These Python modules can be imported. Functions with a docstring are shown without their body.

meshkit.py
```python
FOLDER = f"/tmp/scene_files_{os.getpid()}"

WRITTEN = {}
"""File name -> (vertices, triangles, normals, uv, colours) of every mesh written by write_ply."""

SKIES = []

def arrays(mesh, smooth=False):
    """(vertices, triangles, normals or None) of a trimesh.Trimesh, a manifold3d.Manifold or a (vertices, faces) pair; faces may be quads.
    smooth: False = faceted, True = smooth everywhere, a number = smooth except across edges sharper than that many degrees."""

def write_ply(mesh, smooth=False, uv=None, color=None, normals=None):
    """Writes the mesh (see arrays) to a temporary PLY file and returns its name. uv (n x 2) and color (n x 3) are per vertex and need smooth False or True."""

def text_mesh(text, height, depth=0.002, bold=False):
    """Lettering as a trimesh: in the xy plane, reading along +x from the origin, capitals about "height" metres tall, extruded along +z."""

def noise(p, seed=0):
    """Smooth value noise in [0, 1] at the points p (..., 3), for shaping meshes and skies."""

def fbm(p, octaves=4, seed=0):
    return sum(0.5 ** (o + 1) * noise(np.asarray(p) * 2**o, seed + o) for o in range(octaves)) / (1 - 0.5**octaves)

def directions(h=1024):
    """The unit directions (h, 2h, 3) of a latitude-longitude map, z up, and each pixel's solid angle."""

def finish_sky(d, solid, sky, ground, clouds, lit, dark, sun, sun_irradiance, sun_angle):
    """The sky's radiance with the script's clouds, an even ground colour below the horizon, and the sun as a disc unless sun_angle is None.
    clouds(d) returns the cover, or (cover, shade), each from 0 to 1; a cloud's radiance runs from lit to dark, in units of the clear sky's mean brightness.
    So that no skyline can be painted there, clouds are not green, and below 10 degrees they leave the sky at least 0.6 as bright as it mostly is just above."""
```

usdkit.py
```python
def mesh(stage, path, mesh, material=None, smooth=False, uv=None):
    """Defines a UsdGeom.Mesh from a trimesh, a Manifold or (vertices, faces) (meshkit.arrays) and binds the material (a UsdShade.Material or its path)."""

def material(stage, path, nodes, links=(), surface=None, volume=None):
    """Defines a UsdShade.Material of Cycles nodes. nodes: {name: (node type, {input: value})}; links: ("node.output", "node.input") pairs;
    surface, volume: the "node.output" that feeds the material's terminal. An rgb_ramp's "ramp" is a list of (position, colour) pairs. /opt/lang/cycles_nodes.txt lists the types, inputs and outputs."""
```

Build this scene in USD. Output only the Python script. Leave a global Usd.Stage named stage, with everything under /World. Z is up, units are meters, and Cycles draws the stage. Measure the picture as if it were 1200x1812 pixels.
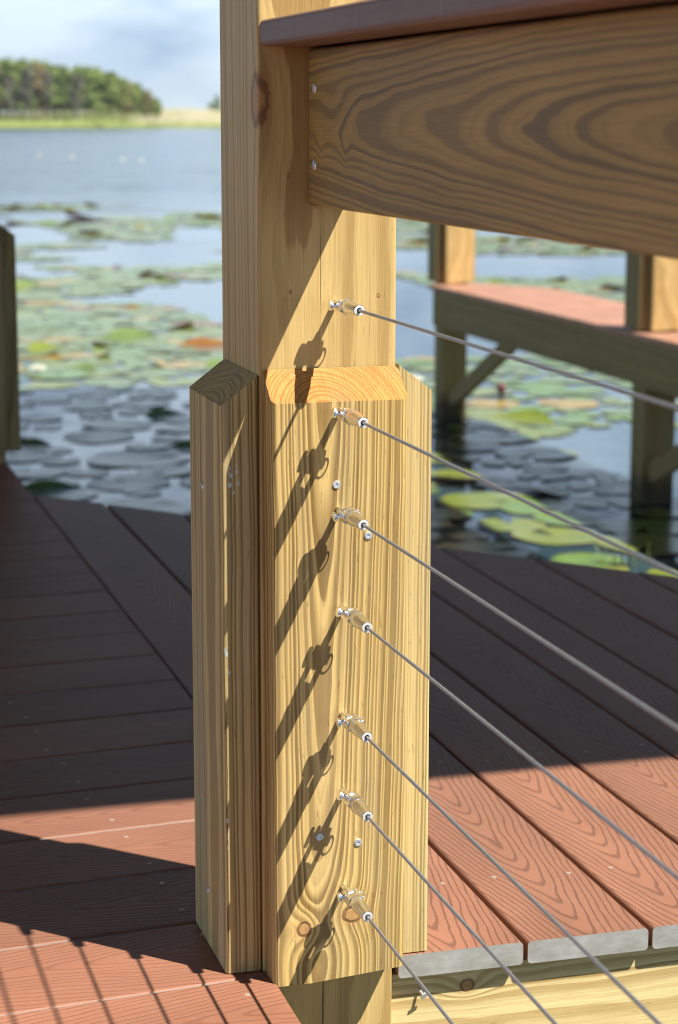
import math, random
import numpy as np, trimesh, manifold3d as m3
from shapely.geometry import Polygon, box as sbox, Point
from shapely import affinity
import usdkit, meshkit
from pxr import Usd, UsdGeom, UsdLux, UsdShade, Gf, Sdf

stage = Usd.Stage.CreateInMemory()
UsdGeom.SetStageUpAxis(stage, UsdGeom.Tokens.z)
UsdGeom.Xform.Define(stage, '/World')
UsdGeom.Scope.Define(stage, '/World/Looks')
RNG = np.random.default_rng(7)

# ------------------------------------------------------------------ camera
CAM = np.array([-0.47888, -1.96818, 0.86397])
YAW, PITCH, ROLL, FPX = 0.277114, 0.186019, 0.000885, 3678.14
fw = np.array([math.sin(YAW) * math.cos(PITCH), math.cos(YAW) * math.cos(PITCH), -math.sin(PITCH)])
r0 = np.array([math.cos(YAW), -math.sin(YAW), 0.0]); u0 = np.cross(r0, fw)
RT = r0 * math.cos(ROLL) + u0 * math.sin(ROLL); UP = -r0 * math.sin(ROLL) + u0 * math.cos(ROLL)
cam = UsdGeom.Camera.Define(stage, '/World/camera')
M4 = Gf.Matrix4d(*[float(x) for x in (*RT, 0, *UP, 0, *(-fw), 0, *CAM, 1)])
cam.AddTransformOp().Set(M4)
HA = 15.63
cam.CreateHorizontalApertureAttr(HA); cam.CreateVerticalApertureAttr(HA * 1024 / 678)
cam.CreateFocalLengthAttr(FPX / 1200 * HA)
cam.CreateFStopAttr(5.6); cam.CreateFocusDistanceAttr(2.06)
cam.CreateClippingRangeAttr(Gf.Vec2f(0.05, 20000))
cam.CreateExposureAttr(0.90)

# ------------------------------------------------------------------ sky and sun
SUN = np.array([1.0, -1.0, 2.02]); SUN /= np.linalg.norm(SUN)
SUN_EL = math.asin(SUN[2]); SUN_ROT = math.atan2(SUN[0], SUN[1])
SKY_STRENGTH, SUN_INT, HAZE = 0.050, 1.25, 0.00011
sky_mat = usdkit.material(stage, '/World/Looks/sky', {
    'sky': ('sky_texture', {'sky_type': 'single_scattering', 'sun_disc': False, 'sun_elevation': SUN_EL, 'sun_rotation': SUN_ROT, 'altitude': 4000.0, 'air_density': 0.55, 'aerosol_density': 0.1, 'ozone_density': 2.5}),
    'tc': ('texture_coordinate', {}),
    'mp': ('mapping', {'mapping_type': 'point', 'scale': (1.0, 1.0, 2.4), 'location': (0.37, 0.1, 0.4)}),
    'n': ('noise_texture', {'scale': 9.0, 'detail': 7.0, 'roughness': 0.52}),
    'sp': ('separate_xyz', {}),
    'mz': ('map_range', {'range_type': 'linear', 'from_min': 0.0, 'from_max': 0.7, 'to_min': 0.17, 'to_max': -0.30, 'clamp': True}),   # fair-weather clouds close up towards the horizon all round
    'ad': ('math', {'math_type': 'add'}),
    'rm': ('rgb_ramp', {'ramp': [(0.0, (0, 0, 0)), (0.42, (0, 0, 0)), (0.55, (.55, .55, .55)), (0.68, (1, 1, 1)), (1.0, (1, 1, 1))]}),
    'cz': ('map_range', {'range_type': 'linear', 'from_min': 0.0, 'from_max': 0.12, 'to_min': 0.0, 'to_max': 1.0, 'clamp': True}),
    'cl': ('mix_color', {'use_clamp': False, 'a': (7.4, 8.7, 9.7), 'b': (10.5, 13.0, 15.6)}),   # clouds low on the horizon are dimmed by the air
    'mx': ('mix_color', {'use_clamp': False}),
    'bg': ('background_shader', {'strength': SKY_STRENGTH}),
}, [('tc.generated', 'mp.vector'), ('mp.vector', 'n.vector'), ('tc.generated', 'sp.vector'), ('sp.z', 'mz.value'), ('n.fac', 'ad.value1'), ('mz.result', 'ad.value2'), ('ad.value', 'rm.fac'), ('rm.color', 'mx.fac'), ('sky.color', 'mx.a'), ('sp.z', 'cz.value'), ('cz.result', 'cl.fac'), ('cl.result', 'mx.b'), ('mx.result', 'bg.color')], surface='bg.background')
dome = UsdLux.DomeLight.Define(stage, '/World/sky')
UsdShade.MaterialBindingAPI.Apply(dome.GetPrim()).Bind(sky_mat)
sun = UsdLux.DistantLight.Define(stage, '/World/sun')
sun.CreateNormalizeAttr(True); sun.CreateIntensityAttr(SUN_INT); sun.CreateAngleAttr(0.53); sun.CreateColorAttr(Gf.Vec3f(1.0, 0.94, 0.84))
zax = SUN; xax = np.cross([0, 0, 1.0], zax); xax /= np.linalg.norm(xax); yax = np.cross(zax, xax)
sun.AddTransformOp().Set(Gf.Matrix4d(*[float(x) for x in (*xax, 0, *yax, 0, *zax, 0, 0, 0, 50, 1)]))

# ------------------------------------------------------------------ helpers
used = {}
def fresh(parent, name):
    k = (parent, name); n = used.get(k, 0); used[k] = n + 1
    return f'{parent}/{name}' + (f'_{n:03d}' if n else '')
def meta(p, label=None, cat=None, group=None, kind=None):
    for k, v in (('label', label), ('category', cat), ('group', group), ('kind', kind)):
        if v: p.SetCustomDataByKey(k, v)
    return p
def thing(name, label=None, cat=None, loc=(0, 0, 0), rotz=0.0, group=None, kind=None):
    path = fresh('/World', name)
    x = UsdGeom.Xform.Define(stage, path)
    x.AddTranslateOp().Set(Gf.Vec3d(*map(float, loc)))
    if rotz: x.AddRotateZOp().Set(float(rotz))
    meta(x.GetPrim(), label, cat, group, kind)
    return path
def obj(name, mesh, mat, parent='/World', smooth=30, loc=None, rotz=0.0, **m):
    path = fresh(parent, name)
    g = usdkit.mesh(stage, path, mesh, mat, smooth=smooth)
    if loc is not None: g.AddTranslateOp().Set(Gf.Vec3d(*map(float, loc)))
    if rotz: g.AddRotateZOp().Set(float(rotz))
    meta(g.GetPrim(), m.get('label'), m.get('cat'), m.get('group'), m.get('kind'))
    return path
def copy(src, name, loc, rot=(0, 0, 0), scale=(1, 1, 1), label=None, cat=None, group=None):
    path = fresh('/World', name)
    x = UsdGeom.Xform.Define(stage, path)
    x.AddTranslateOp().Set(Gf.Vec3d(*map(float, loc))); x.AddRotateXYZOp().Set(Gf.Vec3f(*map(float, rot))); x.AddScaleOp().Set(Gf.Vec3f(*map(float, scale)))
    x.GetPrim().GetReferences().AddInternalReference(src); x.GetPrim().SetInstanceable(True)
    meta(x.GetPrim(), label, cat, group)
    return path
def rrect(a, b, r, seg=4):
    """rounded rectangle a x b around the origin as an (n, 2) loop"""
    pts = []
    for cx, cy, t in ((a/2-r, b/2-r, 0), (-a/2+r, b/2-r, 90), (-a/2+r, -b/2+r, 180), (a/2-r, -b/2+r, 270)):
        for k in range(seg + 1):
            q = math.radians(t + 90 * k / seg); pts.append((cx + r * math.cos(q), cy + r * math.sin(q)))
    return pts
def lumber(a, b, length, r=.004, axis='z'):
    """a board with eased edges: cross-section a x b, from 0 to length along the axis"""
    m = m3.Manifold.extrude(m3.CrossSection([rrect(a, b, r)]), length)
    if axis == 'y': m = m.rotate((-90, 0, 0))     # z -> y, y -> -z
    if axis == 'x': m = m.rotate((0, 90, 0))      # z -> x, x -> -z
    return m
def box(x0, x1, y0, y1, z0, z1):
    return m3.Manifold.cube((x1-x0, y1-y0, z1-z0)).translate((x0, y0, z0))
def lathe(profile, n=24, axis='-y'):
    """profile: (distance along the axis, radius) pairs, closed at both ends"""
    prof = [(r, d) for d, r in profile]
    m = m3.Manifold.revolve(m3.CrossSection([[(0, prof[0][1]), *prof, (0, prof[-1][1])][::1]], m3.FillRule.NonZero), n)
    return along(m, axis)
def along(m, axis):
    if axis == '-y': return m.rotate((90, 0, 0))
    if axis == 'y': return m.rotate((-90, 0, 0))
    if axis == 'x': return m.rotate((0, 90, 0))
    if axis == '-x': return m.rotate((0, -90, 0))
    return m
def cyl(r, d0, d1, axis='-y', n=20, r1=None):
    return along(m3.Manifold.cylinder(d1 - d0, r, r1 if r1 else r, n).translate((0, 0, d0)), axis)

# ------------------------------------------------------------------ material graphs
class Ref(str): pass
class G:
    def __init__(s): s.n, s.l, s.k = {}, [], 0
    def node(s, kind, out, **inp):
        s.k += 1; name = f'n{s.k}'; vals = {}
        for k, v in inp.items():
            if isinstance(v, Ref): s.l.append((str(v), f'{name}.{k}'))
            else: vals[k] = v
        s.n[name] = (kind, vals)
        return Ref(f'{name}.{out}')
    def m(s, op, a, b=0.0, c=0.0, clamp=False): return s.node('math', 'value', math_type=op, value1=a, value2=b, value3=c, use_clamp=clamp)
    def add(s, a, b): return s.m('add', a, b)
    def sub(s, a, b): return s.m('subtract', a, b)
    def mul(s, a, b): return s.m('multiply', a, b)
    def sep(s, v):
        q = s.node('separate_xyz', 'x', vector=v); base = q.split('.')[0]
        return q, Ref(base + '.y'), Ref(base + '.z')
    def comb(s, x, y, z): return s.node('combine_xyz', 'vector', x=x, y=y, z=z)
    def noise(s, v, scale=1.0, detail=2.0, rough=.5, out='fac', **k): return s.node('noise_texture', out, vector=v, scale=scale, detail=detail, roughness=rough, **k)
    def ramp(s, f, stops): return s.node('rgb_ramp', 'color', fac=f, ramp=stops)
    def mix(s, f, a, b, t='mix'): return s.node('mix', 'color', mix_type=t, fac=f, color1=a, color2=b)
    def range(s, v, a, b, c=0.0, d=1.0, t='linear'): return s.node('map_range', 'result', range_type=t, value=v, from_min=a, from_max=b, to_min=c, to_max=d, clamp=True)
    def gauss(s, a, a0, sa, b, b0, sb):
        x = s.mul(s.sub(a, a0), 1.0 / sa); y = s.mul(s.sub(b, b0), 1.0 / sb)
        d = s.add(s.mul(x, x), s.mul(y, y))
        return s.m('exponent', s.mul(d, -1.0))
    def done(s, name, surface): return usdkit.material(stage, f'/World/Looks/{name}', s.n, s.l, surface=str(surface))

def simple(name, color, rough=.5, metallic=0.0, spec=.5, var=0.0, scale=20.0, bump=0.0, bscale=200.0):
    g = G(); pos = g.node('geometry', 'position')
    col = color
    if var:
        n = g.noise(pos, scale, 4.0)
        col = g.mix(1.0, color, g.ramp(n, [(0.25, (1-var,)*3), (0.75, (1+var,)*3)]), 'multiply')
    kw = {}
    if bump: kw['normal'] = g.node('bump', 'normal', height=g.noise(pos, bscale, 3.0), strength=bump, distance=.001)
    return g.done(name, g.node('principled_bsdf', 'BSDF', base_color=col, roughness=rough, metallic=metallic, specular_ior_level=spec, **kw))

def wood(name, axis, pith, tilt=(0, 0), ring=.005, early=(.52, .38, .17), late=(.27, .185, .075), wob=.006, knots=(), end=None, end_cols=None, late_start=.5,
         sharp=.9, contrast=1.0, tone=.12, flecks=.3, ringvar=1.3, spots=None, rough=.72, bulge=(), grey=0.0, face=None, cracks=(), wet=False, coat=0.0):
    """Sawn pine: growth rings round a pith line that runs along the axis, cut by whatever face the board has. Coordinates are the scene's own, metres.
    knots: (a, l, radius_a, radius_l) on the face given by the cross coordinate number 'face' (0 = p, 1 = q)."""
    g = G(); pos = g.node('geometry', 'position'); x, y, z = g.sep(pos)
    p, q, l = {'z': (x, y, z), 'y': (x, z, y), 'x': (y, z, x)}[axis]
    nv = g.comb(g.mul(p, 9.0), g.mul(q, 9.0), g.mul(l, 3.2))
    n1 = g.noise(nv, 1.0, 3.0, .5, 'color'); nx, ny, nz = g.sep(n1)
    P = g.add(g.sub(g.sub(p, pith[0]), g.mul(l, tilt[0])), g.mul(g.sub(nx, .5), wob * 2))
    Q = g.add(g.sub(g.sub(q, pith[1]), g.mul(l, tilt[1])), g.mul(g.sub(ny, .5), wob * 2))
    r = g.m('sqrt', g.add(g.mul(P, P), g.mul(Q, Q)))
    fa = p if face in (None, 0) else q
    for (a0, l0, sa, sl, amp) in bulge: r = g.add(r, g.mul(g.gauss(fa, a0, sa, l, l0, sl), amp))
    kn = None
    ob = q if face in (None, 0) else p
    def depth(kt): return 1.0 if len(kt) < 7 else g.m('exponent', g.mul(g.m('power', g.mul(g.sub(ob, kt[5]), 1.0 / kt[6]), 2.0), -1.0))
    for kt in knots:
        a0, l0, ra, rl, amp = kt[:5]
        r = g.add(r, g.mul(g.mul(g.gauss(fa, a0, ra * 2.3, l, l0, rl * 3.0), amp), depth(kt)))
    # fine waver of the ring lines
    fv = g.comb(g.mul(p, 60.0), g.mul(q, 60.0), g.mul(l, 9.0))
    r = g.add(r, g.mul(g.sub(g.noise(fv, 1.0, 2.0), .5), ring * .28))
    w1 = g.node('noise_texture', 'fac', dimensions='1D', w=g.mul(r, .45 / ring), scale=1.0, detail=1.0)
    ph = g.add(g.mul(r, 1.0 / ring), g.mul(g.sub(w1, .5), ringvar * 2))
    f = g.m('fraction', g.add(ph, 50.0)); idx = g.m('floor', g.add(ph, 50.0))
    rnd = g.node('white_noise_texture', 'value', dimensions='1D', w=idx)
    lat = g.ramp(f, [(0.0, (0.25,) * 3), (.06, (0,) * 3), (late_start * .6, (.08,) * 3), (late_start, (.45,) * 3), (sharp - .2, (.95,) * 3), (sharp, (1,) * 3), (.985, (.9,) * 3), (1.0, (.3,) * 3)])
    lat = g.mul(lat, g.range(rnd, 0, 1, .7 * contrast, 1.05 * contrast))
    f3 = g.m('fraction', g.add(g.mul(ph, 3.37), 70.0))          # thin lines inside each year's growth
    lat = g.m('maximum', lat, g.mul(g.ramp(f3, [(0.0, (0,) * 3), (.45, (.05,) * 3), (.8, (1,) * 3), (.93, (1,) * 3), (1.0, (0,) * 3)]), .30 * contrast))
    # fibres
    fib = g.noise(g.comb(g.mul(p, 700.0), g.mul(q, 700.0), g.mul(l, 14.0)), 1.0, 2.0, .6)
    big = g.noise(g.comb(g.mul(p, 14.0), g.mul(q, 14.0), g.mul(l, 3.0)), 1.0, 3.0)
    col = g.mix(lat, early, late)
    if end is not None:
        tn = g.node('geometry', 'true_normal'); ex, ey, ez = g.sep(tn)
        dot = g.add(g.add(g.mul(ex, end[0]), g.mul(ey, end[1])), g.mul(ez, end[2]))
        em = g.m('greater_than', dot, .93)
        lat_e = g.ramp(f, [(0, (.9,) * 3), (.12, (.05,) * 3), (.5, (.12,) * 3), (.8, (.75,) * 3), (1.0, (1,) * 3)])
        saw = g.noise(g.comb(g.mul(x, 900.0), g.mul(y, 40.0), g.mul(z, 40.0)), 1.0, 2.0)
        ecol = g.mix(lat_e, end_cols[0], end_cols[1])
        ecol = g.mix(1.0, ecol, g.ramp(saw, [(.3, (.82,) * 3), (.7, (1.12,) * 3)]), 'multiply')
        col = g.mix(em, col, ecol)
    col = g.mix(1.0, col, g.ramp(fib, [(.25, (.84, .83, .80)), (.75, (1.13, 1.13, 1.14))]), 'multiply')
    col = g.mix(1.0, col, g.ramp(big, [(.25, (1 - tone, 1 - tone, 1 - tone * 1.2)), (.75, (1 + tone, 1 + tone, 1 + tone * .7))]), 'multiply')
    if grey: col = g.mix(g.mul(g.range(g.noise(g.comb(g.mul(p, 24.0), g.mul(q, 24.0), g.mul(l, 2.2)), 1.0, 4.0, .65), .45, .72), grey), col, (.30, .29, .24))
    if flecks:
        fl = g.noise(g.comb(g.mul(p, 420.0), g.mul(q, 420.0), g.mul(l, 60.0)), 1.0, 1.0)
        col = g.mix(g.mul(g.range(fl, .70, .76), flecks), col, (.12, .07, .03))
    if wet: col = g.mix(g.mul(g.sub(1.0, g.range(g.add(z, g.mul(g.sub(big, .5), .10)), -.66, -.58)), .8), col, (.035, .032, .018))     # algae line above the water
    hgt = g.add(g.mul(lat, .35), g.mul(fib, .6))
    for kt in knots:
        a0, l0, ra, rl, amp = kt[:5]
        wn = g.noise(g.comb(g.mul(p, 130.0), g.mul(q, 130.0), g.mul(l, 130.0)), 1.0, 3.0)
        gg = g.add(g.mul(g.gauss(fa, a0, ra, l, l0, rl), depth(kt)), g.mul(g.sub(wn, .5), .3))
        core = g.range(gg, .42, .50); rim = g.mul(g.range(gg, .25, .37), g.sub(1.0, g.range(gg, .50, .68)))
        hal = g.range(gg, .06, .42)
        col = g.mix(g.mul(hal, .45), col, (.42, .22, .08))
        col = g.mix(g.mul(core, .75), col, g.mix(wn, (.30, .13, .05), (.62, .38, .15)))
        col = g.mix(g.mul(rim, .65), col, (.12, .05, .025))
        hgt = g.sub(hgt, g.mul(rim, 1.5))
    for (a0, w, l0, l1, tl) in cracks:          # drying checks: hairline dark splits along the grain
        wv = g.node('noise_texture', 'fac', dimensions='1D', w=g.mul(l, 26.0), scale=1.0, detail=3.0)
        d = g.m('absolute', g.add(g.sub(g.sub(fa, a0), g.mul(l, tl)), g.mul(g.sub(wv, .5), .0022)))
        inl = g.mul(g.range(l, l0, l0 + .03), g.sub(1.0, g.range(l, l1 - .03, l1)))
        cm = g.mul(g.sub(1.0, g.range(d, w * .5, w)), inl)
        col = g.mix(g.mul(cm, .85), col, (.05, .03, .015)); hgt = g.sub(hgt, g.mul(cm, 3.0))
    if spots:                                   # specks of pale mineral residue in one patch of the board
        groups_, scol = spots
        sn = g.node('voronoi_texture', 'distance', vector=g.comb(g.mul(p, 190.0), g.mul(q, 190.0), g.mul(l, 120.0)), scale=1.0)
        sn2 = g.noise(g.comb(g.mul(p, 60.0), g.mul(q, 60.0), g.mul(l, 28.0)), 1.0, 3.0)
        area = 0.0
        for (s_a, s_l, s_ra, s_rl) in groups_: area = g.add(area, g.gauss(fa, s_a, s_ra, l, s_l, s_rl))
        msk = g.mul(g.sub(1.0, g.range(sn, .24, .40)), g.range(g.add(sn2, g.mul(area, .42)), .76, .86))
        col = g.mix(g.mul(msk, .85), col, scol)
    nrm = g.node('bump', 'normal', height=hgt, strength=.42, distance=.0009)
    return g.done(name, g.node('principled_bsdf', 'BSDF', base_color=col, roughness=rough, specular_ior_level=.25, normal=nrm, coat_weight=coat, coat_roughness=.35))

def composite(name, base, groove, dark=.62, em=1.0):
    """Wood-plastic decking: embossed cathedral grain along each board's own y axis."""
    g = G(); pos = g.node('texture_coordinate', 'object'); x, y, z = g.sep(pos)
    rnd = g.node('object_info', 'random')
    l = g.add(y, g.mul(rnd, 31.0)); px = g.add(x, g.mul(g.sub(g.m('fraction', g.mul(rnd, 17.3)), .5), .045))
    wv = g.noise(g.comb(g.mul(x, 20.0), g.mul(l, 7.0), rnd), 1.0, 2.5)
    r = g.add(g.add(g.m('sqrt', g.add(g.mul(px, px), .00012)), g.sub(9.0, g.mul(l, .16))), g.mul(g.sub(wv, .5), .020))
    ph = g.mul(r, 1.0 / .0082)
    f = g.m('fraction', g.add(ph, 40.0))
    jag = g.noise(g.comb(g.mul(x, 900.0), g.mul(l, 260.0), 0.0), 1.0, 2.0)
    f2 = g.m('absolute', g.sub(g.add(f, g.mul(g.sub(jag, .5), .22)), .5))
    line = g.sub(1.0, g.range(f2, .06, .17))
    tn = g.node('geometry', 'true_normal'); ex, ey, ez = g.sep(tn)
    top = g.range(ez, .8, .95)
    line = g.mul(line, top)
    fib = g.noise(g.comb(g.mul(x, 800.0), g.mul(l, 25.0), g.mul(z, 800.0)), 1.0, 3.0, .65)
    big = g.noise(g.comb(g.mul(x, 10.0), g.mul(l, 3.5), rnd), 1.0, 4.0)
    col = g.mix(g.mul(line, dark), base, groove)
    col = g.mix(1.0, col, g.ramp(fib, [(.3, (.90,) * 3), (.7, (1.08,) * 3)]), 'multiply')
    col = g.mix(1.0, col, g.ramp(big, [(.3, (.84, .84, .84)), (.7, (1.10, 1.11, 1.12))]), 'multiply')
    col = g.mix(1.0, col, g.ramp(rnd, [(0, (.87, .88, .89)), (1, (1.10, 1.08, 1.07))]), 'multiply')
    dust = g.noise(g.comb(g.mul(x, 330.0), g.mul(l, 330.0), 0.0), 1.0, 1.0)
    col = g.mix(g.mul(g.range(dust, .745, .77), .5), col, (.55, .5, .45))
    if em < 2:
        ends = g.range(g.m('absolute', ey), .9, .97)          # sawn ends weather to grey
        gn = g.noise(g.comb(g.mul(x, 26.0), g.mul(y, 26.0), g.mul(z, 60.0)), 1.0, 6.0, .72)
        col = g.mix(ends, col, g.ramp(gn, [(.3, (.25, .24, .215)), (.52, (.33, .325, .30)), (.75, (.43, .43, .415))]))
    hgt = g.add(g.mul(line, -1.0), g.mul(fib, .25))
    nrm = g.node('bump', 'normal', height=hgt, strength=.55, distance=.0010)
    return g.done(name, g.node('principled_bsdf', 'BSDF', base_color=col, roughness=.52, specular_ior_level=.28, normal=nrm))

# timber: warm treated pine
E1, L1 = (.68, .485, .19), (.265, .165, .052)
M_POST = wood('post_pine', 'z', (.03, -.16), (.012, .02), .016, (.60, .435, .18), (.37, .235, .085), wob=.008, late_start=.62, sharp=.92, contrast=.95, tone=.07, ringvar=.9, flecks=.35,
              knots=[(.003, .884, .010, .026, .012, .010, .016), (.030, .812, .0016, .0022, .0), (.0315, .70, .0014, .0022, .0), (.121, .694, .0017, .0024, .0)], cracks=[(.062, .0004, .66, .77, 0.0), (.064, .0011, -.9, .0, .004)], rough=.5)
M_CLAD_F = wood('cladding_pine_front', 'z', (.050, -.074), (.008, .034), .0043, E1, L1, wob=.0055, knots=[(.033, .0565, .0075, .0075, .011), (.084, .067, .0105, .0085, .008)], bulge=[(.058, .095, .022, .05, .004)],
                end=(0, -.6, .8), end_cols=((.53, .262, .078), (.385, .152, .032)), flecks=.4, grey=.2, late_start=.38, sharp=.84, contrast=1.1, tone=.15)
M_CLAD_L = wood('cladding_pine_left', 'z', (-.16, .05), (.0, .010), .0056, (.60, .475, .225), (.28, .195, .07), wob=.004, end=(-.6, 0, .8), end_cols=((.62, .46, .20), (.42, .28, .10)), flecks=.3, grey=.5, late_start=.42, sharp=.86,
                spots=([(-.027, .515, .008, .055), (-.033, .335, .004, .045), (-.036, .16, .003, .05)], (.50, .62, .60)), face=0, cracks=[(-.0365, .0006, .02, .30, 0)])
M_CLAD_R = wood('cladding_pine_right', 'z', (.33, .07), (.004, .0), .0060, (.66, .505, .235), (.33, .225, .08), wob=.003, grey=.3, late_start=.45, sharp=.86)
M_RAIL = wood('rail_pine', 'y', (.122, .866), (.045, .010), .0052, (.42, .27, .085), (.205, .14, .066), wob=.006, face=1, late_start=.60, sharp=.86, tone=.14, ringvar=1.0, flecks=.3, grey=.04,
              bulge=[(.838, -.045, .014, .012, -.0030), (.836, -.128, .016, .014, -.0034), (.878, -.09, .020, .05, .006)], rough=.55)
M_RIM = wood('rim_joist_pine', 'x', (.09, -.135), (.02, .05), .0085, (.74, .595, .30), (.43, .29, .11), wob=.010, face=1, knots=[(-.048, .228, .007, .008, .010), (-.118, .245, .010, .010, .012)], late_start=.5, sharp=.9, contrast=1.0, tone=.10)
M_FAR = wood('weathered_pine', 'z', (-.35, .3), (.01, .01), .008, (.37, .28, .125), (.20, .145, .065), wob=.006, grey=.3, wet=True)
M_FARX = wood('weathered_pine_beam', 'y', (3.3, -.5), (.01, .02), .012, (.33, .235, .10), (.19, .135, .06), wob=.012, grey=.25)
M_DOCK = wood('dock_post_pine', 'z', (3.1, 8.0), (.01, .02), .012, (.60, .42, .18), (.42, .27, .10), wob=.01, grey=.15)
M_DECK = composite('composite_decking', (.305, .143, .088), (.125, .056, .035), dark=.62)
M_WALK = composite('composite_walkway', (.305, .137, .084), (.19, .08, .05), dark=.5)
M_DOCKTOP = composite('composite_dock', (.46, .24, .165), (.36, .18, .12), dark=.4)
M_CAP = composite('composite_cap', (.20, .13, .108), (.13, .08, .065), dark=.5, em=3)
M_STEEL = simple('stainless_steel', (.88, .89, .90), .22, 1.0, var=.10, scale=300, bump=.15, bscale=900)
M_RIMSTEEL = simple('brushed_steel', (.80, .80, .79), .65, .6)
M_CABLE = simple('steel_cable', (.40, .41, .42), .42, .75, var=.12, scale=400)
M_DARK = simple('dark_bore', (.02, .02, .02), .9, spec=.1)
M_ZINC = simple('zinc_screw', (.74, .76, .78), .42, .7, var=.2, scale=600)
M_SLOT = simple('screw_recess', (.10, .10, .11), .5, .5)
M_PLUG = simple('deck_screw', (.45, .36, .31), .5, .3)

# ------------------------------------------------------------------ large structure: water, shore, hills
WZ = -0.73
g = G(); pos = g.node('geometry', 'position'); x, y, z = g.sep(pos)
wn = g.noise(g.comb(g.mul(x, 1.0), g.mul(y, 1.0), 0.0), 2.6, 3.0, .5); wn2 = g.noise(g.comb(x, y, 0.0), .35, 2.0)
wn3 = g.noise(g.comb(g.mul(x, .10), g.mul(y, .17), 0.0), 1.0, 4.0, .6)      # open water beyond the pads is ruffled by the breeze
hb = g.add(g.mul(g.add(wn, g.mul(wn2, 1.6)), .0025), g.mul(g.mul(wn3, g.range(y, 26.0, 50.0)), .55))
wb = g.node('bump', 'normal', height=hb, strength=1.0, distance=1.0)
M_WATER = g.done('lake_water', g.node('principled_bsdf', 'BSDF', base_color=(.030, .062, .085), roughness=g.range(y, 24.0, 46.0,   .05, .15), ior=1.333, normal=wb))
def sheet(x0, x1, y0, y1, z): return (np.array([[x0, y0, z], [x1, y0, z], [x1, y1, z], [x0, y1, z]], float), np.array([[0, 1, 2], [0, 2, 3]]))
obj('water', sheet(-1300, 1600, -400, 520, WZ), M_WATER, smooth=False, kind='structure', label='calm lake reflecting a pale cloudy sky')

def azpt(px, dist):           # a point of the far shore in the direction of a column of the view, dist metres away
    a = YAW + math.atan((px - 600) / (FPX / math.cos(PITCH)))
    return np.array([CAM[0] + dist * math.sin(a), CAM[1] + dist * math.cos(a)])
def shore_y(x): return 470 + 9 * np.sin(x * .012 + .6) + 4 * np.sin(x * .05)
def land(x, y):
    d = y - shore_y(x)
    n = meshkit.fbm(np.stack([x * .05, y * .05, 0 * x], -1), 4, 3)
    dune = np.exp(-((x - 104) / 17.0) ** 2) * 1.6
    h = WZ - 1.0 + 1.0 * np.clip(d / 4, 0, 1) * 1.9 + np.clip(d / 40, 0, 1) * (1.5 + dune) + n * np.clip(d / 12, 0, 1) * 1.1
    return h + np.clip((d - 300) / 3000, 0, 1) * 6
gx = np.concatenate([np.linspace(-1300, -60, 30), np.linspace(-50, 260, 156), np.linspace(275, 1600, 30)])
gd = np.concatenate([np.linspace(-12, 90, 60), np.geomspace(100, 1300, 20)])
XX, DD = np.meshgrid(gx, gd, indexing='ij'); YY = shore_y(XX) + DD; ZZ = land(XX, YY)
idx = np.arange(XX.size).reshape(XX.shape)
quads = np.stack([idx[:-1, :-1], idx[1:, :-1], idx[1:, 1:], idx[:-1, 1:]], -1).reshape(-1, 4)
g = G(); pos = g.node('geometry', 'position'); x, y, z = g.sep(pos)
n = g.noise(pos, .06, 5.0, .6); n2 = g.noise(pos, .6, 4.0, .7)
gr = g.mix(n2, (.14, .20, .04), (.28, .31, .085))
sand = g.mix(n2, (.34, .31, .19), (.42, .385, .25))
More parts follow.
